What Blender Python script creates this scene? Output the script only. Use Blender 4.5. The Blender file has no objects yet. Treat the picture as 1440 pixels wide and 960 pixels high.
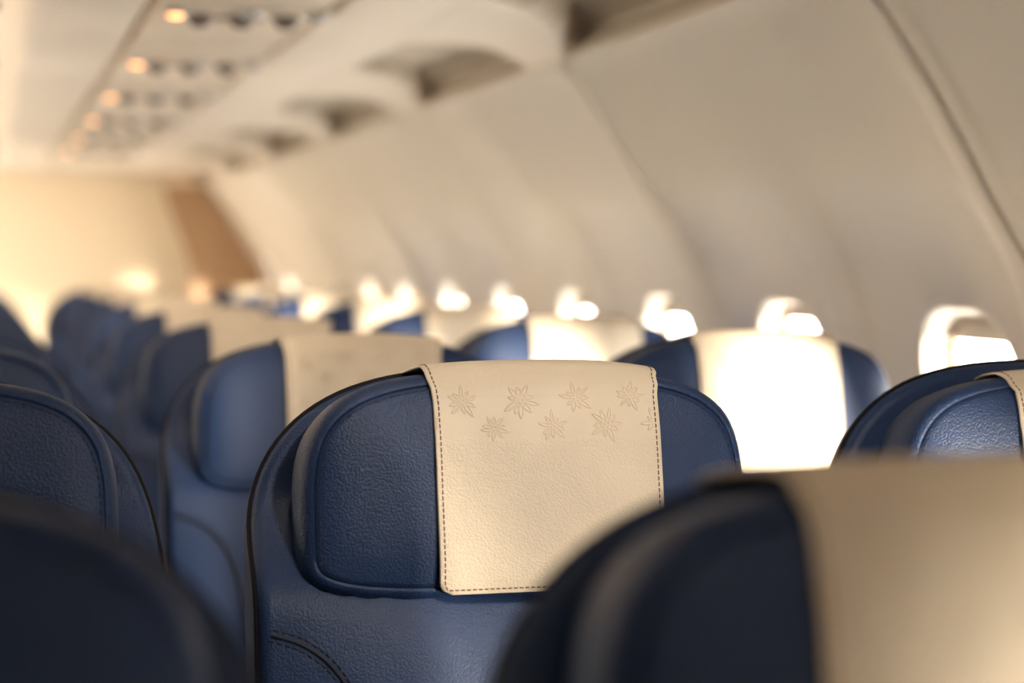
import bpy, bmesh, math, random
from mathutils import Vector, Matrix, noise
R = math.radians
random.seed(7)
SC = bpy.context.scene
COL = SC.collection
CAMZ = 1.25

# ------------------------------------------------------------------ materials
def new_mat(name):
    m = bpy.data.materials.new(name); m.use_nodes = True
    nt = m.node_tree; b = nt.nodes['Principled BSDF']
    return m, nt, b

def plain(name, col, rough=0.5, metal=0.0, spec=0.5, bump=0.0, bscale=200, var=0.0, vscale=3.0):
    m, nt, b = new_mat(name)
    b.inputs['Base Color'].default_value = (*col, 1)
    b.inputs['Roughness'].default_value = rough
    b.inputs['Metallic'].default_value = metal
    b.inputs['Specular IOR Level'].default_value = spec
    tc = nt.nodes.new('ShaderNodeTexCoord')
    if var:
        n = nt.nodes.new('ShaderNodeTexNoise'); n.inputs['Scale'].default_value = vscale
        n.inputs['Detail'].default_value = 3
        nt.links.new(tc.outputs['Object'], n.inputs['Vector'])
        mr = nt.nodes.new('ShaderNodeMapRange')
        mr.inputs[3].default_value = 1 - var; mr.inputs[4].default_value = 1 + var
        nt.links.new(n.outputs['Fac'], mr.inputs[0])
        mx = nt.nodes.new('ShaderNodeVectorMath'); mx.operation = 'SCALE'
        mx.inputs[0].default_value = col
        nt.links.new(mr.outputs[0], mx.inputs['Scale'])
        nt.links.new(mx.outputs[0], b.inputs['Base Color'])
    if bump:
        n = nt.nodes.new('ShaderNodeTexNoise'); n.inputs['Scale'].default_value = bscale
        n.inputs['Detail'].default_value = 2
        nt.links.new(tc.outputs['Object'], n.inputs['Vector'])
        bp = nt.nodes.new('ShaderNodeBump'); bp.inputs['Strength'].default_value = bump
        bp.inputs['Distance'].default_value = 0.001
        nt.links.new(n.outputs['Fac'], bp.inputs['Height'])
        nt.links.new(bp.outputs['Normal'], b.inputs['Normal'])
    return m

def leather(name, col, rough, scale=480, dist=0.0008, strength=0.65, spec=0.5, band=None, var=0.06):
    """pebbled leather: voronoi cells warped with noise, grain height used as bump"""
    m, nt, b = new_mat(name)
    N = nt.nodes.new; L = nt.links.new
    b.inputs['Roughness'].default_value = rough
    b.inputs['Specular IOR Level'].default_value = spec
    tc = N('ShaderNodeTexCoord')
    wn = N('ShaderNodeTexNoise'); wn.inputs['Scale'].default_value = 260; wn.inputs['Detail'].default_value = 2
    L(tc.outputs['Object'], wn.inputs['Vector'])
    ma = N('ShaderNodeVectorMath'); ma.operation = 'SCALE'; ma.inputs['Scale'].default_value = 0.0010
    L(wn.outputs['Color'], ma.inputs[0])
    ad = N('ShaderNodeVectorMath'); ad.operation = 'ADD'
    L(tc.outputs['Object'], ad.inputs[0]); L(ma.outputs[0], ad.inputs[1])
    vo = N('ShaderNodeTexVoronoi'); vo.feature = 'SMOOTH_F1'; vo.inputs['Scale'].default_value = scale
    vo.inputs['Smoothness'].default_value = 0.2
    L(ad.outputs[0], vo.inputs['Vector'])
    # large soft wrinkles
    big = N('ShaderNodeTexNoise'); big.inputs['Scale'].default_value = 22; big.inputs['Detail'].default_value = 3
    L(tc.outputs['Object'], big.inputs['Vector'])
    inv = N('ShaderNodeMath'); inv.operation = 'SUBTRACT'; inv.inputs[0].default_value = 1
    L(vo.outputs['Distance'], inv.inputs[1])
    h = inv.outputs[0]
    if band:
        sx = N('ShaderNodeSeparateXYZ'); L(tc.outputs['Object'], sx.inputs[0])
        nb = N('ShaderNodeTexNoise'); nb.inputs['Scale'].default_value = 90
        L(tc.outputs['Object'], nb.inputs['Vector'])
        jz = N('ShaderNodeMath'); jz.operation = 'MULTIPLY_ADD'; jz.inputs[1].default_value = 0.008
        L(nb.outputs['Fac'], jz.inputs[0]); L(sx.outputs['Z'], jz.inputs[2])
        lo = N('ShaderNodeMapRange'); lo.interpolation_type = 'SMOOTHSTEP'
        lo.inputs[1].default_value = band[0]; lo.inputs[2].default_value = band[0] + 0.004
        L(jz.outputs[0], lo.inputs[0])
        hi = N('ShaderNodeMapRange'); hi.interpolation_type = 'SMOOTHSTEP'
        hi.inputs[1].default_value = band[1]; hi.inputs[2].default_value = band[1] + 0.004
        hi.inputs[3].default_value = 1; hi.inputs[4].default_value = 0
        L(jz.outputs[0], hi.inputs[0])
        mm = N('ShaderNodeMath'); mm.operation = 'MULTIPLY'
        L(lo.outputs[0], mm.inputs[0]); L(hi.outputs[0], mm.inputs[1])
        om = N('ShaderNodeMapRange'); om.inputs[3].default_value = 1; om.inputs[4].default_value = 0.12
        L(mm.outputs[0], om.inputs[0])
        m2 = N('ShaderNodeMath'); m2.operation = 'MULTIPLY'
        L(h, m2.inputs[0]); L(om.outputs[0], m2.inputs[1]); h = m2.outputs[0]
    sm = N('ShaderNodeMath'); sm.operation = 'MULTIPLY_ADD'; sm.inputs[1].default_value = 0.35
    L(big.outputs['Fac'], sm.inputs[0]); L(h, sm.inputs[2])
    bp = N('ShaderNodeBump'); bp.inputs['Strength'].default_value = strength
    bp.inputs['Distance'].default_value = dist
    L(sm.outputs[0], bp.inputs['Height'])
    L(bp.outputs['Normal'], b.inputs['Normal'])
    mr = N('ShaderNodeMapRange'); mr.inputs[3].default_value = 1 - var; mr.inputs[4].default_value = 1 + var
    L(big.outputs['Fac'], mr.inputs[0])
    mx = N('ShaderNodeVectorMath'); mx.operation = 'SCALE'; mx.inputs[0].default_value = col
    L(mr.outputs[0], mx.inputs['Scale']); L(mx.outputs[0], b.inputs['Base Color'])
    return m

def emit(name, col, s):
    m, nt, b = new_mat(name)
    b.inputs['Base Color'].default_value = (*col, 1)
    b.inputs['Emission Color'].default_value = (*col, 1)
    b.inputs['Emission Strength'].default_value = s
    return m

M = {}
M['navy'] = leather('navy_leather', (0.0145, 0.036, 0.104), 0.45, scale=520, dist=0.0006, spec=0.33)
M['cream'] = leather('cream_leather', (0.74, 0.635, 0.495), 0.5, scale=520, dist=0.0007, strength=0.65, band=(1.107, 1.1465), var=0.05)
M['cream_plain'] = leather('cream_leather_embossed', (0.74, 0.635, 0.495), 0.5, scale=900, dist=0.0001, strength=0.2)
M['thread_brown'] = plain('brown_thread', (0.20, 0.10, 0.07), 0.7, bump=0.3)
M['thread_navy'] = plain('dark_navy_thread', (0.006, 0.010, 0.03), 0.6, bump=0.3)
M['piping'] = plain('dark_edge_piping', (0.010, 0.008, 0.010), 0.7, spec=.15, bump=0.2, bscale=600)
M['wall'] = plain('cream_wall_plastic', (0.79, 0.725, 0.62), 0.42, spec=0.4, bump=0.12, bscale=900, var=0.015)
M['ceil'] = plain('cream_ceiling_plastic', (0.82, 0.73, 0.61), 0.45, spec=0.4, bump=0.12, bscale=900, var=0.015)
M['panel'] = plain('service_panel_plastic', (0.74, 0.64, 0.51), 0.45, bump=0.12, bscale=900, var=0.02)
M['recess_shadow'] = plain('grey_beige_recess_shadow', (0.50, 0.43, 0.33), 0.4, bump=0.1)  # shade of the cove recesses, put into a darker base colour
M['dark'] = plain('dark_grey_plastic', (0.15, 0.115, 0.095), 0.5, bump=0.1)
M['brown'] = plain('brown_partition_laminate', (0.36, 0.22, 0.115), 0.5, bump=0.1, var=0.06)
M['endwall'] = plain('pale_yellow_end_wall', (0.80, 0.68, 0.50), 0.6, bump=0.1, var=0.02)
M['carpet'] = plain('dark_blue_carpet', (0.03, 0.035, 0.06), 0.95, bump=0.8, bscale=500, var=0.15, vscale=60)
M['metal'] = plain('brushed_aluminium', (0.55, 0.55, 0.56), 0.35, metal=1.0, bump=0.05)
M['grey'] = plain('grey_armrest_plastic', (0.10, 0.10, 0.12), 0.5, bump=0.1)
M['shade'] = plain('window_shade_plastic', (0.72, 0.62, 0.48), 0.5, bump=0.1, var=0.01)
M['lamp_amber'] = emit('amber_reading_lamp', (1.0, 0.42, 0.12), 5.0)
M['lamp_warm'] = emit('warm_reading_lamp', (1.0, 0.72, 0.35), 4.0)
M['lamp_off'] = plain('clear_lamp_lens', (0.5, 0.45, 0.38), 0.2, bump=0.05)

def glass():
    m, nt, b = new_mat('window_glass')
    nt.nodes.remove(b)
    t = nt.nodes.new('ShaderNodeBsdfTransparent'); t.inputs[0].default_value = (0.97, 0.98, 0.98, 1)
    g = nt.nodes.new('ShaderNodeBsdfGlossy'); g.inputs['Roughness'].default_value = 0.02
    mx = nt.nodes.new('ShaderNodeMixShader')
    mx.inputs[0].default_value = .04
    nt.links.new(t.outputs[0], mx.inputs[1]); nt.links.new(g.outputs[0], mx.inputs[2])
    nt.links.new(mx.outputs[0], nt.nodes['Material Output'].inputs[0])
    return m
M['glass'] = glass()
M['gasket'] = plain('tan_window_gasket', (0.40, 0.25, 0.14), 0.6, bump=0.1)

# ------------------------------------------------------------------ mesh helpers
class MB:
    def __init__(s): s.v = []; s.f = []
    def add(s, vs, fs):
        o = len(s.v); s.v += [tuple(p) for p in vs]; s.f += [tuple(i + o for i in f) for f in fs]
    def grid(s, rows, closed=False):
        """rows: list of equal-length point lists"""
        o = len(s.v); n = len(rows[0])
        for r in rows: s.v += [tuple(p) for p in r]
        for i in range(len(rows) - 1):
            for j in range(n if closed else n - 1):
                k = (j + 1) % n
                s.f.append((o + i*n + j, o + i*n + k, o + (i+1)*n + k, o + (i+1)*n + j))
        return o
    def cap(s, ring, flip=False):
        n = len(ring); c = [sum(p[i] for p in ring)/n for i in range(3)]
        o = len(s.v); s.v += [tuple(p) for p in ring] + [tuple(c)]
        for j in range(n):
            k = (j + 1) % n
            s.f.append((o + k, o + j, o + n) if flip else (o + j, o + k, o + n))
    def tube(s, pts, r, seg=8, closed=False):
        n = len(pts); rows = []
        P = [Vector(p) for p in pts]
        for i in range(n):
            a = P[(i - 1) % n] if (closed or i > 0) else P[i]
            b = P[(i + 1) % n] if (closed or i < n - 1) else P[i]
            t = (b - a).normalized()
            up = Vector((0, 1, 0)) if abs(t.y) < 0.9 else Vector((1, 0, 0))
            x = t.cross(up).normalized(); y = x.cross(t)
            rr = r(i/(n-1)) if callable(r) else r
            rows.append([P[i] + rr*(math.cos(6.28318*k/seg)*x + math.sin(6.28318*k/seg)*y) for k in range(seg)])
        if closed: rows.append(rows[0])
        s.grid(rows, closed=True)
        if not closed: s.cap(rows[0]); s.cap(rows[-1], True)
    def box(s, lo, hi, bev=0.0, seg=2):
        bm = bmesh.new(); bmesh.ops.create_cube(bm, size=1)
        for v in bm.verts:
            v.co = Vector([lo[i] + (v.co[i] + .5)*(hi[i] - lo[i]) for i in range(3)])
        if bev: bmesh.ops.bevel(bm, geom=list(bm.edges), offset=bev, segments=seg, profile=.5, affect='EDGES')
        bm.verts.index_update()
        s.add([v.co[:] for v in bm.verts], [[v.index for v in f.verts] for f in bm.faces]); bm.free()
    def lathe(s, prof, c, seg=24, axis=(0, 0, 1)):
        """prof: (radius, offset along axis)"""
        ax = Vector(axis).normalized(); x = ax.orthogonal().normalized(); y = ax.cross(x); c = Vector(c)
        rows = [[c + ax*h + r*(math.cos(6.28318*k/seg)*x + math.sin(6.28318*k/seg)*y) for k in range(seg)] for r, h in prof]
        s.grid(rows, closed=True); s.cap(rows[0], True); s.cap(rows[-1])
    def mesh(s, name, mat, smooth=True, sharp=50):
        me = bpy.data.meshes.new(name); me.from_pydata(s.v, [], s.f)
        bm = bmesh.new(); bm.from_mesh(me)
        bmesh.ops.remove_doubles(bm, verts=bm.verts, dist=1e-6)
        bmesh.ops.recalc_face_normals(bm, faces=bm.faces)
        bm.to_mesh(me); bm.free()
        me.materials.append(mat)
        if smooth:
            me.shade_smooth()
            me.set_sharp_from_angle(angle=R(sharp))
        return me

def link(name, me, parent=None, loc=(0, 0, 0)):
    o = bpy.data.objects.new(name, me); COL.objects.link(o); o.location = loc
    if parent: o.parent = parent
    return o
def build(mb, name, mat, parent=None, smooth=True, sharp=50):
    return link(name, mb.mesh(name, mat, smooth, sharp), parent)
def thing(name, label, cat, loc=(0, 0, 0), group=None):
    o = link(name, None, None, loc); o['label'] = label; o['category'] = cat
    if group: o['group'] = group
    return o
def structure(o): o['kind'] = 'structure'; return o

def smooth(x):
    x = max(0., min(1., x)); return x*x*(3 - 2*x)
def resample(pts, n):
    P = [Vector(p) for p in pts]; P.append(P[0])
    d = [0]
    for a, b in zip(P, P[1:]): d.append(d[-1] + (b - a).length)
    out = []; i = 0
    for k in range(n):
        t = d[-1]*k/n
        while d[i + 1] < t: i += 1
        f = (t - d[i])/max(1e-9, d[i+1] - d[i])
        out.append(P[i].lerp(P[i+1], f))
    return out
def offset_loop(loop, o):
    """inward offset of a closed 2-D loop (given counter-clockwise or not, sorted out here)"""
    n = len(loop); area = sum(loop[i].x*loop[(i+1) % n].y - loop[(i+1) % n].x*loop[i].y for i in range(n))
    sg = 1 if area > 0 else -1; out = []
    for i in range(n):
        t = (loop[(i+1) % n] - loop[i-1]).normalized()
        out.append(loop[i] + Vector((-t.y, t.x))*o*sg)
    return out
def spline(ctrl, n):
    """Catmull-Rom through control points"""
    P = [Vector(c) for c in ctrl]; P = [2*P[0] - P[1]] + P + [2*P[-1] - P[-2]]
    out = []
    segs = len(P) - 3
    for k in range(n):
        t = k/(n - 1)*segs; i = min(int(t), segs - 1); f = t - i
        a, b, c, d = P[i:i+4]
        out.append(.5*((2*b) + (c - a)*f + (2*a - 5*b + 4*c - d)*f*f + (3*b - a - 3*c + d)*f**3))
    return out

# ------------------------------------------------------------------ the airline seat
TILT = R(9.0); ST, CT = math.sin(TILT), math.cos(TILT)
ZTOP = 1.165
def S(u, w, v):
    """seat space: u across, w down the back from its top, v forward (towards the sitter)"""
    return Vector((u, -w*ST - v*CT, ZTOP - w*CT + v*ST))

def pouch(hw, htop, ntop, wtop, wbot, hbot, nbot, n):
    """closed outline: superellipse shoulders, straight sides, superellipse lower corners"""
    pts = []
    for k in range(41):
        a = math.pi*k/40
        c, s_ = math.cos(a), math.sin(a)
        pts.append((hw*math.copysign(abs(c)**(2/ntop), c), wtop + htop - htop*abs(s_)**(2/ntop)))
    for k in range(41):
        a = math.pi + math.pi*k/40
        c, s_ = math.cos(a), math.sin(a)
        pts.append((hw*math.copysign(abs(c)**(2/nbot), c), wbot - hbot + hbot*abs(s_)**(2/nbot)))
    return resample([Vector(p) for p in pts], n)

BACK = pouch(0.2195, 0.175, 2.85, 0.0, 0.735, 0.06, 2.3, 200)
HEAD = pouch(0.1855, 0.118, 3.4, 0.008, 0.189, 0.050, 4.2, 144)

def v_back(u, w):
    base = -0.066 + 0.067*smooth((w - 0.090)/0.102)
    crown = 0.014*(1 - min(1, abs(u)/0.2145)**3.2)*smooth((w - .15)/.1)
    crease = -0.002*math.exp(-((w - .215)/.012)**2)*(1 - min(1, abs(u)/.2145)**4)
    return base + crown + crease
def v_head(u, w):
    a = min(1, abs(u)/0.1845); b = min(1, abs(w - 0.100)/0.096)
    wing = 0.010*smooth((a - .55)/.45)
    return 0.020*(1 - a**3.0)*(1 - b**4) + wing*(1 - b**3)*(1 - a**10)

def seat_back_mesh():
    mb = MB(); c = Vector((0, .38)); rows = []
    def ring(o, fv):
        lp = offset_loop(BACK, o) if o else BACK
        rows.append([S(p.x, p.y, fv(p.x, p.y)) for p in lp])
    ring(.016, lambda u, w: -.104); ring(.006, lambda u, w: -.101); ring(0, lambda u, w: -.092)
    ring(-.001, lambda u, w: (-.092 + v_back(u, w))/2)
    ring(-.0005, lambda u, w: v_back(u, w) - .010); ring(.002, lambda u, w: v_back(u, w) - .003)
    ring(.006, lambda u, w: v_back(u, w)); 
    L0 = offset_loop(BACK, .010)
    for s in (1, .975, .94, .9, .85, .79, .72, .64, .55, .45, .34, .22, .1):
        lp = [c + (p - c)*s for p in L0]
        # keep rows level near the sides by blending towards u-only scaling
        rows.append([S(p.x, p.y, v_back(p.x, p.y)) for p in lp])
    mb.grid(rows, closed=True); mb.cap(rows[0], True); mb.cap(rows[-1])
    return mb.mesh('backrest', M['navy'], sharp=70)
def seat_piping_mesh():
    mb = MB()
    lp = [p for p in offset_loop(BACK, -.0006)]
    mb.tube([S(p.x, p.y, v_back(p.x, p.y) - .012) for p in lp], .0026, 8, closed=True)
    return mb.mesh('edge_piping', M['piping'])
def dashes(mb, pts3, nrm, length=.0042, gap=.0022, r=.0007):
    """stitches laid along a 3-D polyline"""
    P = [Vector(p) for p in pts3]; d = [0]
    for a, b in zip(P, P[1:]): d.append(d[-1] + (b - a).length)
    def at(t):
        for i in range(len(P) - 1):
            if d[i+1] >= t: return P[i].lerp(P[i+1], (t - d[i])/max(1e-9, d[i+1] - d[i]))
        return P[-1]
    t = 0
    while t + length < d[-1]:
        a, b = at(t), at(t + length); m = (a + b)/2
        mb.tube([a - nrm*.0003, m + nrm*.0004, b - nrm*.0003], r, 6)
        t += length + gap
FWD = S(0, 0, 1) - S(0, 0, 0)
def seam_mesh(sgn):
    mb = MB()
    A = spline([(-.209, .205), (-.185, .214), (-.163, .232), (-.146, .262), (-.136, .31), (-.13, .40), (-.128, .55)], 90)
    A = [Vector((sgn*p.x*-1, p.y)) for p in A]
    B = [Vector((p.x + sgn*.004, p.y + .008)) for p in A]
    mb.tube([S(p.x, p.y, v_back(p.x, p.y) + .0006) for p in [(a + b)/2 for a, b in zip(A, B)]], .0016, 8)
    for ln in (A, B): dashes(mb, [S(p.x, p.y, v_back(p.x, p.y) + .0004) for p in ln], FWD, r=.0008)
    return mb.mesh('stitched_seam', M['thread_navy'])
def head_mesh():
    mb = MB(); c = Vector((0, .1)); rows = []
    for o, v in ((.012, -.0555), (.004, -.054), (0, -.048), (-.0015, -.03), (-.001, -.014), (.001, -.005), (.004, -.001), (.007, .0002),
                 (.0095, -.0002), (.0102, -.0016), (.0109, -.0004)):
        lp = offset_loop(HEAD, o)
        rows.append([S(p.x, p.y, v + (v_head(p.x, p.y) if v > -.003 else v_head(p.x, p.y)*smooth((v + .05)/.047))) for p in lp])
    L0 = offset_loop(HEAD, .0125)
    for s in (1, .975, .94, .89, .83, .76, .68, .59, .49, .38, .26, .14, .05):
        lp = [c + (p - c)*s for p in L0]
        rows.append([S(p.x, p.y, v_head(p.x, p.y) + .0006) for p in lp])
    mb.grid(rows, closed=True); mb.cap(rows[0], True); mb.cap(rows[-1])
    return mb.mesh('headrest', M['navy'], sharp=75)
def head_stitch_mesh():
    mb = MB(); lp = offset_loop(HEAD, .0135); lp = lp + [lp[0]]
    dashes(mb, [S(p.x, p.y, v_head(p.x, p.y) + .0008) for p in lp], FWD, r=.0005)
    return mb.mesh('headrest_stitching', M['thread_navy'])

CW = 0.0925; CU = 0.012                 # half width of the cover; it sits a little to the window side
def cover_path(tucked):
    """(w, v) path from the front hem up over the top"""
    p = [(.1845 - .0035*k, None) for k in range(46)]       # front part follows the headrest
    p = [q for q in p if q[0] > .030]
    if tucked:
        p += [(.024, None), (.019, .0085), (.0125, .0055), (.0075, -.001), (.004, -.010), (.003, -.022), (.003, -.036), (.005, -.048), (.012, -.0545), (.020, -.0565)]
    else:
        p += [(.023, None), (.016, .0085), (.009, .0065), (.004, .0015), (.001, -.007), (.0, -.02), (-.0005, -.035), (-.001, -.05), (-.0015, -.07), (-.0015, -.092), (.001, -.105), (.008, -.1085), (.03, -.109)]
    return p
def cover_point(u, w, v, lift=0.0):
    dent = .0012*noise.noise(Vector((u*28, w*24, 3.1))) + .0006*noise.noise(Vector((u*70, w*60, 8)))
    if v is None:
        hem = .0045*smooth((w - .12)/.07)
        k = smooth((w - .02)/.015)
        v = v_head(u, max(w, .03)) + .0034 + hem + dent
        return S(u + CU, w, v + lift)
    a = min(1, abs(u + CU)/.2195); w += .85*.175*(1 - (1 - a**2.85)**(1/2.85))*smooth((.02 - w)/.02)
    return S(u + CU, w - lift*.7, v + dent*.5 + lift*.7)
def cover_uv(tucked):
    path = cover_path(tucked); na = 60
    front, n = [], len(path)
    for i, (w, v) in enumerate(path):
        flare = .0045*smooth((.035 - w)/.035) if v is not None or w < .035 else 0
        half = CW + flare
        if w > .1745 and v is None:                          # rounded hem corners
            d = .010 - (.1845 - w)
            half -= .010 - math.sqrt(max(0, .010**2 - d*d))
        front.append([(half*(2*j/(na - 1) - 1), w, v) for j in range(na)])
    return front
def cover_mesh(tucked):
    mb = MB(); rows = cover_uv(tucked)
    outer = [[cover_point(u, w, v, .0026) for u, w, v in r] for r in rows]
    inner = [[cover_point(u, w, v, 0) for u, w, v in r] for r in rows]
    n = len(rows[0]); loop_o = []
    mb.grid(outer); mb.grid(inner)
    edge = lambda g: g[0] + [r[-1] for r in g[1:-1]] + g[-1][::-1] + [r[0] for r in g[1:-1]][::-1]
    eo, ei = edge(outer), edge(inner)
    mid = [(a + b)/2 for a, b in zip(eo, ei)]
    cen = sum(eo, Vector())/len(eo)
    mb.grid([eo, [m + (m - Vector((cen.x, m.y, m.z))).normalized()*.0007 for m in mid], ei], closed=True)
    return mb.mesh('headrest_cover', M['cream'], sharp=55)
def cover_stitch_mesh(tucked):
    mb = MB(); rows = cover_uv(tucked); ins = .0034; line = []
    left, right = [], []
    for r in rows:
        u0, w, v = r[0]
        if w > .181 and v is None: continue
        left.append((u0 + ins, w, v)); right.append((-u0 - ins, w, v))
    hem = [(x*.0825, .1811, None) for x in [k/20 - 1 for k in range(41)]]
    pts = left[::-1] + hem + right
    dashes(mb, [cover_point(u, w, v, .0028) for u, w, v in pts], FWD, length=.0030, gap=.0017, r=.00055)
    return mb.mesh('cover_stitching', M['thread_brown'])
def flower_mesh(a, w0, size, rot, cut=None):
    """an embossed edelweiss: raised outlines of pointed petals around a cluster of small florets"""
    mb = MB(); u0 = (2*a - 1)*CW; rnd = random.Random(int(a*1000))
    def put(pts, r, closed=False):
        q = []
        for x, y in pts:
            u = u0 + x; w = w0 - y
            if cut is not None and u > cut: 
                if len(q) > 2: break
                continue
            q.append(cover_point(u, w, None, .0026))
        if len(q) > 2: mb.tube(q, r, 6, closed=closed and len(q) == len(pts))
    n = 10
    for k in range(n):
        ang = rot + 2*math.pi*k/n + rnd.uniform(-.14, .14); ln = size*(1.0 if k % 2 == 0 else .74)*rnd.uniform(.85, 1.12)
        wd = size*.118*rnd.uniform(.85, 1.15); bend = rnd.uniform(-.25, .25)
        side = []
        for t in range(13):
            f = t/12; x = size*.30 + (ln - size*.30)*f
            side.append((x, wd*math.sin(math.pi*min(1, f*.86 + .14))**.8*(1 - f*.25) + bend*size*.25*f*f))
        other = [(x, 2*bend*size*.25*((x - size*.30)/(ln - size*.30))**2 - y) for x, y in side[::-1]]
        rr = lambda P: [(x*math.cos(ang) - y*math.sin(ang), x*math.sin(ang) + y*math.cos(ang)) for x, y in P]
        put(rr(side + other[1:]), .00075)
    for k in range(7):
        ra = 0 if k == 0 else size*.25; an = k*1.047 + rot
        cx, cy = ra*math.cos(an), ra*math.sin(an)
        put([(cx + size*.11*math.cos(j*.6283), cy + size*.11*math.sin(j*.6283)) for j in range(10)], .0006, True)
    return mb.mesh('embossed_flower', M['cream_plain'])

# lower seat
def cushion_mesh():
    mb = MB(); mb.box((-.222, -.585, .385), (.222, -.075, .475), .032, 4)
    return mb.mesh('seat_cushion', M['navy'], sharp=80)
def arm_mesh(u):
    mb = MB(); mb.box((u - .021, -.40, .625), (u + .021, -.045, .668), .012, 3)
    mb.box((u - .014, -.10, .40), (u + .014, -.06, .64), .005, 2)
    return mb.mesh('armrest', M['grey'])
def frame_mesh():
    mb = MB()
    for y in (-.50, -.16): mb.tube([(-.235, y, .372), (.235, y, .372)], .019, 14)
    mb.box((-.21, -.56, .372), (.21, -.09, .388), .004, 1)
    return mb.mesh('seat_frame', M['metal'])
def leg_mesh(x):
    mb = MB()
    mb.tube([(x, -.50, .37), (x, -.46, .03)], .016, 12)
    mb.tube([(x, -.16, .37), (x, -.14, .03)], .016, 12)
    mb.tube([(x, -.47, .06), (x, -.17, .33)], .010, 10)
    mb.box((x - .022, -.52, 0), (x + .022, -.08, .034), .006, 2)
    return mb.mesh('leg', M['metal'])

ME = dict(back=seat_back_mesh(), pipe=seat_piping_mesh(), seamL=seam_mesh(1), seamR=seam_mesh(-1), head=head_mesh(), hst=head_stitch_mesh(),
          cov=cover_mesh(False), cst=cover_stitch_mesh(False), covT=cover_mesh(True), cstT=cover_stitch_mesh(True),
          cush=cushion_mesh(), armL=arm_mesh(-.255), armR=arm_mesh(.255), frame=frame_mesh(), leg1=leg_mesh(-.13), leg2=leg_mesh(.13))
FL = [flower_mesh(a, w, s, r, c) for a, w, s, r, c in (
    (.122, .0345, .0128, .3, None), (.380, .0345, .0150, 1.0, None), (.627, .0330, .0128, .6, None), (.872, .0325, .0128, .1, None),
    (.254, .0560, .0118, .9, None), (.514, .0560, .0125, .4, None), (.757, .0545, .0148, 1.3, None), (.985, .0535, .0120, .8, .087))]

def make_seat(x, y, label, tucked=False, flowers=False, window=False, drop=0.0, shift=0.0, tall=1.0):
    t = thing('airline_seat', label, 'seat', (x, y, 0), 'rows of navy airline seats'); t.scale.z = tall
    bk = link('backrest', ME['back'], t)
    link('edge_piping', ME['pipe'], bk); link('stitched_seam', ME['seamL'], bk); link('stitched_seam', ME['seamR'], bk)
    off = (0, -drop*ST, -drop*CT); coff = (shift, off[1], off[2])
    hd = link('headrest', ME['head'], t, off); link('headrest_stitching', ME['hst'], hd)
    cv = link('headrest_cover', ME['covT' if tucked else 'cov'], t, coff); cv['label'] = 'cream leather cover draped over the headrest'
    link('cover_stitching', ME['cstT' if tucked else 'cst'], cv)
    if flowers:
        for f in FL: link('embossed_flower', f, cv)
    link('seat_cushion', ME['cush'], t); link('armrest', ME['armL'], t)
    if window: link('armrest', ME['armR'], t)
    link('seat_frame', ME['frame'], t); link('leg', ME['leg1'], t); link('leg', ME['leg2'], t)
    return t

MIDX, LAT, PITCH, ROW1 = 0.423, 0.51, 0.78, 1.55
ordinal = ['nearest', 'second', 'third', 'fourth', 'fifth', 'sixth', 'seventh', 'eighth', 'ninth']
special = {
    (0, -1): 'very dark out-of-focus navy seat filling the bottom left corner',
    (0, 0): 'large blurred navy seat with cream cover at bottom right, nearest the camera',
    (1, -1): 'fairly sharp dark navy seat cut off by the left picture edge, beside the focused seat',
    (1, 0): 'sharp navy leather seat in focus, its cream cover embossed with flowers',
    (1, 1): 'navy seat cut off at the right picture edge, below the nearest window, low cream cover',
    (2, 1): 'blurred navy seat with glaring sunlit white headrest cover, right of the focused seat',
    (2, 0): 'blurred navy seat directly behind the focused seat, cream cover in shade',
}
def jit(n, c):
    random.seed(n*31 + c*7); return random.uniform(-.008, .008)
for n in range(0, 9):
    for c in (-1, 0, 1):
        if n == 0 and c == 1: continue                     # wholly outside the frame
        lab = special.get((n, c)) or '%s navy seat in the %s row from the camera' % (
            {-1: 'leftmost blurred', 0: 'middle blurred', 1: 'window side blurred'}[c], ordinal[n])
        make_seat(MIDX + c*LAT - (.014 if n == 0 and c < 0 else 0), ROW1 + PITCH*(n - 1) + (0 if n < 2 else jit(n, c)), lab,
                  tucked=(n == 1 and c == 1), flowers=(n in (1, 2)), window=(c == 1), shift=(-.032 if c == -1 else (-.017 if n == 0 else 0)), tall={0: 1.0065 if c < 0 else 1.002, 1: 1.005}.get(n, 1.0), drop=.010 if (n == 1 and c == 1) else 0.)

# ------------------------------------------------------------------ side walls with windows
AX = -0.58                                                  # cabin centre line (aisle)
PROF = spline([(1.02, 0), (1.10, .15), (1.17, .40), (1.215, .65), (1.238, .85), (1.240, 1.0), (1.226, 1.12), (1.195, 1.227),
               (1.148, 1.307), (1.064, 1.447), (.988, 1.553), (.956, 1.588)], 240)
PD = [0]
for a, b in zip(PROF, PROF[1:]): PD.append(PD[-1] + (b - a).length)
def prof(s):
    s = max(0, min(PD[-1], s)); lo, hi = 0, len(PD) - 1
    while hi - lo > 1:
        m = (lo + hi)//2
        if PD[m] <= s: lo = m
        else: hi = m
    f = (s - PD[lo])/max(1e-9, PD[hi] - PD[lo])
    p = PROF[lo].lerp(PROF[hi], f); t = (PROF[hi] - PROF[lo]).normalized()
    return p, Vector((t.y, -t.x))                           # point, outward normal
def s_of_z(z):
    for i in range(len(PROF) - 1):
        if PROF[i+1].y >= z: return PD[i] + (PD[i+1] - PD[i])*(z - PROF[i].y)/(PROF[i+1].y - PROF[i].y)
WZ, WHY, WHZ = 1.015, 0.130, 0.176
WS = s_of_z(WZ); BAY = 0.5817; WY0 = 2.385; WOFF = -.045
KS = list(range(-6, 11))
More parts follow.
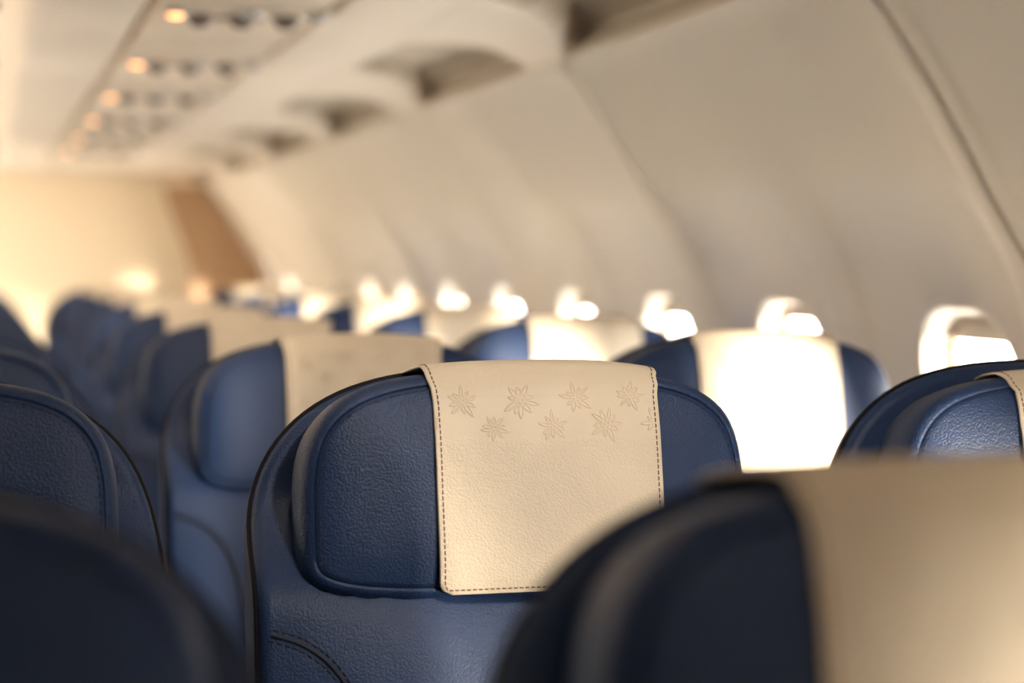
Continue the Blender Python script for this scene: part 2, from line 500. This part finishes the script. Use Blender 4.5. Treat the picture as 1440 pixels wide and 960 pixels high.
def rrect(hy, hz, r, n):
    pts = []
    for cx, cy, a0 in ((1, 1, 0), (-1, 1, 90), (-1, -1, 180), (1, -1, 270)):
        for k in range(13):
            a = R(a0 + 90*k/12)
            pts.append(Vector((cx*(hy - r) + r*math.cos(a), cy*(hz - r) + r*math.sin(a))))
    return resample(pts, n)
NW = 168
HOLE = rrect(WHY, WHZ, .095, NW)
def outer_pt(p):
    """where the ray from the window centre through p meets the bay's rectangle (y, s)"""
    ly = BAY/2 - WOFF if p.x > 0 else BAY/2 + WOFF; up = PD[-1] - WS; dn = WS; best = 1e9
    if abs(p.x) > 1e-9: best = min(best, ly/abs(p.x))
    if p.y > 1e-9: best = min(best, up/p.y)
    if p.y < -1e-9: best = min(best, dn/-p.y)
    return p*best
OUT = [outer_pt(p) for p in HOLE]
# snap the nearest ring points onto the rectangle's four corners
for cy, cs in ((BAY/2 - WOFF, PD[-1] - WS), (-BAY/2 - WOFF, PD[-1] - WS), (BAY/2 - WOFF, -WS), (-BAY/2 - WOFF, -WS)):
    i = min(range(NW), key=lambda k: (OUT[k] - Vector((cy, cs))).length); OUT[i] = Vector((cy, cs))
RT = [0, .02, .05, .1, .16, .22, .28, .34, .40, .46, .52, .58, .64, .70, .75, .80, .84, .88, .91, .935, .955, .97, .98, .988, .995, 1.0]
def recess(y, z):
    """the shallow sunk field around each window"""
    dy = (abs(y) - .232)/.028; dz = max((z - 1.345)/.03, (.66 - z)/.05)
    q = math.hypot(max(dy + 1.6, 0)/1.6, max(dz + 1.6, 0)/1.6)
    return .007*(1 - smooth((q - .5)/.8))
def wall_points(y, s, joint):
    p, n = prof(s)
    d = recess(y, p.y)
    e = BAY/2 - (joint*y)                                   # distance to the panel joint
    d += .012*(1 - smooth((e - .002)/.006)) - .004*(smooth((e - .006)/.004) - smooth((e - .035)/.02))
    d += .004*math.exp(-(math.hypot(max(0, abs(y) - .10), max(0, abs(p.y - WZ) - .14)) / .035)**2)*0
    return Vector((p.x, y, p.y)) + Vector((n.x, 0, n.y))*d
bays = {}
for joint in (-1, 1):
    rows = []
    for t in RT:
        rows.append([wall_points(*(HOLE[i].lerp(OUT[i], t) + Vector((WOFF, WS))), joint) for i in range(NW)])
    # a return flange behind each edge, so neighbouring panels overlap without a gap
    fl_ = []
    for i in range(NW):
        q = OUT[i] + Vector((WOFF, WS)); p, n = prof(q.y); g = wall_points(q.x, q.y, joint)
        fl_.append(Vector((g.x + n.x*.010, g.y + math.copysign(.012, q.x), g.z + n.y*.010)))
    rows.append(fl_)
    bays[joint] = rows
wall_r = MB(); wall_l = MB()
for k in KS:
    off = Vector((0, WY0 + BAY*k, 0)); rows = bays[-1 if k % 2 == 0 else 1]
    wall_r.grid([[p + off for p in r] for r in rows], closed=True)
    wall_l.grid([[Vector((2*AX - p.x, p.y + off.y, p.z)) for p in r] for r in rows], closed=True)
YF, YE = WY0 + BAY*(KS[0] - .5), 9.15
yl = WY0 + BAY*(KS[-1] + .5)
strip = [prof(PD[-1]*k/40)[0] for k in range(41)]
wall_r.grid([[(p.x, y, p.y) for p in strip] for y in (yl, YE)])
wall_l.grid([[(2*AX - p.x, y, p.y) for p in strip] for y in (yl, YE)])
structure(build(wall_r, 'wall_right', M['wall'], sharp=60)); structure(build(wall_l, 'wall_left', M['wall'], sharp=60))

# windows: moulded surround (reveal), pane, sliding shade
def window(k, side, shade_z, num):
    def P(q, s):   # q: (y, s offset from window centre), s: depth outwards
        p, n = prof(WS + q.y)
        x = p.x + .014 + s
        return Vector((x if side > 0 else 2*AX - x, q.x, p.y))
    c = (0, WY0 + WOFF + BAY*k, 0)
    mb = MB()
    rings = []
    for grow, dep in ((.012, -.006), (.006, -.009), (0, -.006), (-.004, .004), (-.008, .022), (-.012, .034), (-.014, .036)):
        lp = rrect(WHY + grow, WHZ + grow, .095 + grow*.8, 72)
        rings.append([P(q, dep) for q in lp])
    mb.grid(rings, closed=True)
    o = build(mb, 'window_%d' % num, M['wall'], sharp=60); o.location = c; structure(o)
    g = MB(); lp = rrect(WHY - .010, WHZ - .010, .088, 72)
    a, b = [P(q, .036) for q in lp], [P(q, .040) for q in lp]
    g.cap(a); g.cap(b, True); g.grid([a, b], closed=True)
    build(g, 'pane', M['glass'], o)
    gk = MB(); gk.tube([P(q, .031) for q in rrect(WHY - .014, WHZ - .014, .084, 72)], .0065, 8, closed=True)
    build(gk, 'gasket', M['gasket'], o)
    # shade: a thin curved sheet with the rounded top of the opening, its lower edge at shade_z
    sh = MB(); front, back = [], []
    top = s_of_z(WZ + WHZ - .012) - WS; bot = s_of_z(shade_z) - WS
    hy, r = WHY - .010, .088; hz = WHZ - .010
    for i in range(15):
        s = top + (bot - top)*i/14
        d = abs(s) - (hz - r); half = hy if d <= 0 else hy - r + math.sqrt(max(0, r*r - min(d, r)**2))
        front.append([P(Vector((half*(2*j/16 - 1), s)), .026) for j in range(17)])
        back.append([P(Vector((half*(2*j/16 - 1), s)), .030) for j in range(17)])
    sh.grid(front); sh.grid(back)
    edge = lambda G: G[0] + [q[-1] for q in G[1:-1]] + G[-1][::-1] + [q[0] for q in G[1:-1]][::-1]
    sh.grid([edge(front), edge(back)], closed=True)
    lip = [P(Vector((hy*.96*(2*j/16 - 1), bot)), .024) for j in range(17)]
    sh.tube(lip, .004, 8)
    build(sh, 'window_shade', M['shade'], o)
    return o
shade = {-3: 1.115, -2: 0.93, -1: 1.172, -4: .90, -5: 1.09, -6: 1.12, 8: 1.0, 9: 1.0, -6: .87, 0: 1.150, 1: 1.163}
num = 0
for k in KS:
    num += 1
    window(k, 1, shade.get(k, 1.152), num)
for k in KS:
    num += 1
    window(k, -1, 1.165 if k >= 0 else .86, num)

# ------------------------------------------------------------------ cove panels above the windows
UNIT = 2*BAY; UY0 = WY0 - BAY/2                            # joints line up with the wall joints
HB = 0.385                                                   # bin underside above the camera
CP = spline([(.705, HB), (.77, HB + .001), (.84, HB - .002), (.895, HB - .012), (.932, HB - .03), (.955, .342)], 60)
def cove(i):
    """lining between bin and side wall: ribs around a sunk field coloured darker to stand for its shade, one per bin length"""
    mb = MB(); rec = MB(); P = []; Mk = []
    ny, nt = 150, 56
    for a in range(ny + 1):
        y = UNIT*a/ny; rp = []; rm = []
        for b in range(nt + 1):
            t = b/nt; f = t*(len(CP) - 1); k = min(int(f), len(CP) - 2)
            p = CP[k].lerp(CP[k+1], f - k)
            y0 = .20; y1 = .80 + .33*smooth(t*1.05)
            c = .05*(max(0, .25 - t)/.25)**2                 # rounded upper corners
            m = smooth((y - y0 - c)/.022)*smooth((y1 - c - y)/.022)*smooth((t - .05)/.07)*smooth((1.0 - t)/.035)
            lift = .042*m
            rp.append(Vector((p.x + lift*.9*smooth(t*1.4), y + UY0 + UNIT*i, CAMZ + p.y + lift))); rm.append(m)
        P.append(rp); Mk.append(rm)
    for a in range(ny):
        for b in range(nt):
            q = [P[a][b], P[a][b+1], P[a+1][b+1], P[a+1][b]]
            mm = (Mk[a][b] + Mk[a][b+1] + Mk[a+1][b+1] + Mk[a+1][b])/4
            (rec if mm > .45 else mb).add(q, [(0, 1, 2, 3)])
    mb.tube([(.955, UY0 + UNIT*i + UNIT*k/12, CAMZ + .342) for k in range(13)], .005, 8)   # rolled lip along the wall top
    o = structure(build(mb, 'trim_%d' % (i + 4), M['ceil'], sharp=60))
    build(rec, 'shadow_tinted_recess', M['recess_shadow'], o, sharp=80)
for i in range(-1, 6): cove(i)

# ------------------------------------------------------------------ overhead bins, service panels, ceiling
sec = [(.066, HB + .052), (.702, HB + .052), (.702, .60), (.62, .80), (.18, .80), (.066, .60)]
vl = [(.062, HB + .05), (.064, HB + .02), (.074, HB + .006), (.092, HB), (.118, HB), (.24, HB), (.243, HB + .003), (.243, HB + .05)]
vr = [(.535, HB + .05), (.535, HB + .003), (.538, HB), (.700, HB), (.712, HB + .004), (.712, HB + .05)]
door = [(.058, HB + .055), (.03, HB + .10), (.02, HB + .20), (.05, HB + .30), (.11, HB + .37), (.17, .79), (.178, .795), (.066, HB + .05)]
def sweep(mb, sc, y0, y1, n=2):
    rows = [[Vector((x, y0 + (y1 - y0)*k/(n - 1), CAMZ + h)) for x, h in sc] for k in range(n)]
    mb.grid(rows, closed=True); mb.cap(rows[0]); mb.cap(rows[-1], True)
BEND = 5
place = ['first', 'second', 'third', 'fourth', 'fifth', 'sixth', 'seventh', 'eighth', 'ninth']
for i in range(0, BEND):
    y0 = UY0 + UNIT*i + .002; y1 = y0 + UNIT - .004
    lab = 'cream overhead luggage bin at the top left, %s one back from the camera' % place[i]
    t = thing('overhead_bin', lab, 'luggage bin', (0, y0, CAMZ + HB), 'overhead bins above the window-side seats')
    mb = MB(); sweep(mb, [(x, h - HB) for x, h in sec], 0, y1 - y0)
    mb.v = [(x, y, z - CAMZ) for x, y, z in mb.v]
    build(mb, 'bin_body', M['ceil'], t, sharp=35)
    mb = MB(); sweep(mb, [(x, h - HB) for x, h in door], .004, y1 - y0 - .004)
    mb.v = [(x, y, z - CAMZ) for x, y, z in mb.v]
    d = build(mb, 'bin_door', M['ceil'], t, sharp=60)
    mb = MB(); mb.box((.012, (y1 - y0)/2 - .05, .085), (.036, (y1 - y0)/2 + .05, .115), .006, 2)
    build(mb, 'latch', M['dark'], d)

mb = MB(); sweep(mb, vl, YF, UY0 + UNIT*BEND); structure(build(mb, 'trim_21', M['ceil'], sharp=40))
mb = MB(); sweep(mb, vr, YF, UY0 + UNIT*BEND); structure(build(mb, 'trim_22', M['ceil'], sharp=40))
def psu(n, y):
    lab = ('overhead panel of reading lamps and air vents above the %s seat row' % ordinal[n]) if n < 3 else (
        'overhead vent panel with a glowing amber lamp, %s in the photo' % ('topmost', 'second from top', 'third from top', 'fourth from top', 'fifth from top', 'lowest')[n - 3])
    t = thing('service_panel', lab, 'service panel',
              (0, y, CAMZ + HB), 'service panels under the bins')
    mb = MB(); mb.box((.262, -.387, .002), (.518, .387, .044), .006, 2); build(mb, 'panel', M['panel'], t)
    mb = MB(); mb.box((.270, -.085, -.004), (.512, .055, .004), .006, 2); pl = build(mb, 'fitting_plate', M['panel'], t)
    for i, x in enumerate((.287, .40, .503)):
        lm = M['lamp_amber'] if i == 0 else (M['lamp_warm'] if (i == 2 and n == 2) else M['lamp_off'])
        mb = MB(); mb.lathe([(.017, 0), (.019, -.006), (.016, -.010), (.013, -.008)], (x, -.055 if i != 1 else -.06, -.003))
        rl = build(mb, 'reading_lamp', M['metal'], t)
        mb = MB(); mb.lathe([(.0125, 0), (.012, -.004), (.007, -.006), (.001, -.0065)], (x, -.055 if i != 1 else -.06, -.010))
        build(mb, 'lens', lm, rl)
    for x in (.328, .393, .462):
        mb = MB(); mb.lathe([(.021, 0), (.022, -.006), (.018, -.010), (.014, -.018), (.009, -.021), (.003, -.016)], (x, .0, -.002))
        av = build(mb, 'air_vent', M['dark'], t)
        mb = MB(); mb.box((x - .014, -.0025, -.022), (x + .014, .0025, -.016), .002, 1); build(mb, 'vent_vane', M['dark'], av)
    mb = MB(); mb.box((.352, .02, -.006), (.432, .05, .0), .003, 2); build(mb, 'sign_window', M['dark'], t)
    return t
for n in range(0, 9): psu(n, ROW1 + PITCH*(n - 1))
mb = MB(); mb.box((.262, 7.402, CAMZ + HB + .002), (.518, UY0 + UNIT*BEND, CAMZ + HB + .044), .006, 2); structure(build(mb, 'trim_25', M['panel']))

# ceiling over the aisle and the mirrored bin line on the other side
cl = MB()
arc = spline([(.18, .80), (.05, .86), (-.2, .90), (AX, .91), (2*AX + .2, .90), (2*AX - .05, .86), (2*AX - .18, .80)], 60)
cl.grid([[Vector((p.x, y, CAMZ + p.y)) for p in arc] for y in (YF, YE)])
# ceiling of the rear vestibule, just past the last bins
yb = UY0 + UNIT*BEND
structure(build(cl, 'ceiling', M['ceil'], sharp=60))
vc = MB(); vc.box((2*AX - .98, yb + .004, CAMZ + HB - .0), (.98, YE, CAMZ + HB + .02), .004, 1)
structure(build(vc, 'trim_23', M['ceil'], sharp=60))
# outer skin behind the lining, so daylight enters only through the windows
hull = [(2*AX - .985, 1.57), (2*AX - .99, 2.0), (2*AX - .6, 2.3), (AX, 2.36), (.6, 2.3), (.99, 2.0), (.985, 1.57)]
sk = MB(); sk.grid([[Vector((x, y, z)) for x, z in hull] for y in (YF - .03, YE + .03)])
structure(build(sk, 'trim_24', M['ceil'], sharp=40))
lb = MB()
lsec = [(2*AX - x, h) for x, h in [(.03, HB + .12), (.066, HB + .03), (.095, HB), (.70, HB), (.84, HB - .002), (.94, HB - .03), (.966, .342), (1.0, .40), (.7, .80), (.18, .80), (.05, HB + .30)]]
sweep(lb, lsec, YF, yb); structure(build(lb, 'trim_20', M['ceil'], sharp=35))
fl = MB(); fl.box((2*AX - 1.12, YF, -.03), (1.12, YE, 0)); structure(build(fl, 'floor', M['carpet'], smooth=False))

# end walls
ew = MB(); ew.box((2*AX - 1.26, YE, 0), (1.26, YE + .03, CAMZ + .95)); structure(build(ew, 'wall_back', M['endwall'], smooth=False))
fw = MB(); fw.box((2*AX - 1.26, YF - .03, 0), (1.26, YF, CAMZ + .95)); structure(build(fw, 'wall_front', M['wall'], smooth=False))

# brown partition beside the bright end wall; its outer edge follows the cabin wall
bp = MB(); edge_o = [prof(PD[-1]*k/40)[0] for k in range(41)]
ro, ri = [], []
for p in edge_o:
    h = p.y - CAMZ
    ro.append(Vector((p.x - .006, 0, p.y)))
    ri.append(Vector((.90 + (.0 if h < -.1 else -.13*smooth((h + .1)/.5)), 0, p.y)))
dy = Vector((0, .05, 0))
bp.grid([ri, ro]); bp.grid([[p + dy for p in ri], [p + dy for p in ro]])
bp.grid([ri, [p + dy for p in ri]]); bp.grid([ro, [p + dy for p in ro]]); bp.grid([[ri[-1], ro[-1]], [ri[-1] + dy, ro[-1] + dy]]); bp.grid([[ri[0], ro[0]], [ri[0] + dy, ro[0] + dy]])
o = build(bp, 'partition', M['brown'], sharp=40); o.location = (0, 8.85, 0)
o['label'] = 'brown partition at the far end between the bright wall and the windows'; o['category'] = 'partition'

# ------------------------------------------------------------------ light
def area(name, loc, rot, sx, sy, watts, col, spread=180):
    l = bpy.data.lights.new(name, 'AREA'); l.shape = 'RECTANGLE'; l.size = sx; l.size_y = sy
    l.energy = watts; l.color = col; l.spread = R(spread)
    o = bpy.data.objects.new(name, l); COL.objects.link(o); o.location = loc; o.rotation_euler = [R(a) for a in rot]
    return o
w = bpy.data.worlds.new('sky'); SC.world = w; w.use_nodes = True
bg = w.node_tree.nodes['Background']; bg.inputs[0].default_value = (1.0, .95, .89, 1); bg.inputs[1].default_value = 17.0
sun = bpy.data.lights.new('low_sun', 'SUN'); sun.energy = 55; sun.color = (1.0, .86, .68); sun.angle = R(12)
so = bpy.data.objects.new('low_sun', sun); COL.objects.link(so)
so.rotation_euler = Vector((-.55, 1, -.03)).to_track_quat('-Z', 'Y').to_euler()
# added upward fill lamps at aisle floor level, to brighten the ceiling
for k in range(2):
    area('ceiling_fill', (AX, 3.9 + 3.0*k, .03), (180, 0, 0), .30, 2.9, 58, (1.0, .88, .75))
# added unseen fill lamp over the nearest row, brightening the focused seat's cover
area('reading_or_fill_light', (.503, .715, CAMZ + HB - .03), (50, 0, 0),   .07, .07, 1.3, (1.0, .88, .74), 80)
# the lit amber reading lamps of the rows behind
for n in range(1, 7):
    area('reading_or_fill_light', (.287, ROW1 + PITCH*(n - 1) - .055, CAMZ + HB - .03), (48, 0, 0), .04, .04, .6, (1.0, .80, .60), 95)
# vestibule lamp washing the end wall, left of the aisle
area('vestibule_lamp', (-.55, 7.3, CAMZ + .2), (82, 0, -6), .9, .7, 6.0, (1.0, .85, .64), 95)

# ------------------------------------------------------------------ camera
cam = bpy.data.cameras.new('camera'); co = bpy.data.objects.new('camera', cam); COL.objects.link(co)
cam.sensor_width = 36; cam.lens = 70; cam.clip_start = .02
co.location = (0, 0, CAMZ); co.rotation_euler = (R(90 - 2.29), 0, R(-14.9))
cam.dof.use_dof = True; cam.dof.focus_distance = 1.62; cam.dof.aperture_fstop = 3.0; cam.dof.aperture_blades = 0
SC.camera = co

SC.view_settings.view_transform = 'Standard'; SC.view_settings.look = 'None'
SC.view_settings.gamma = 1; SC.view_settings.use_curve_mapping = False; SC.view_settings.exposure = 0.0
SC.cycles.use_denoising = True
SC.cycles.caustics_reflective = False; SC.cycles.caustics_refractive = False
SC.cycles.max_bounces = 10; SC.cycles.diffuse_bounces = 6
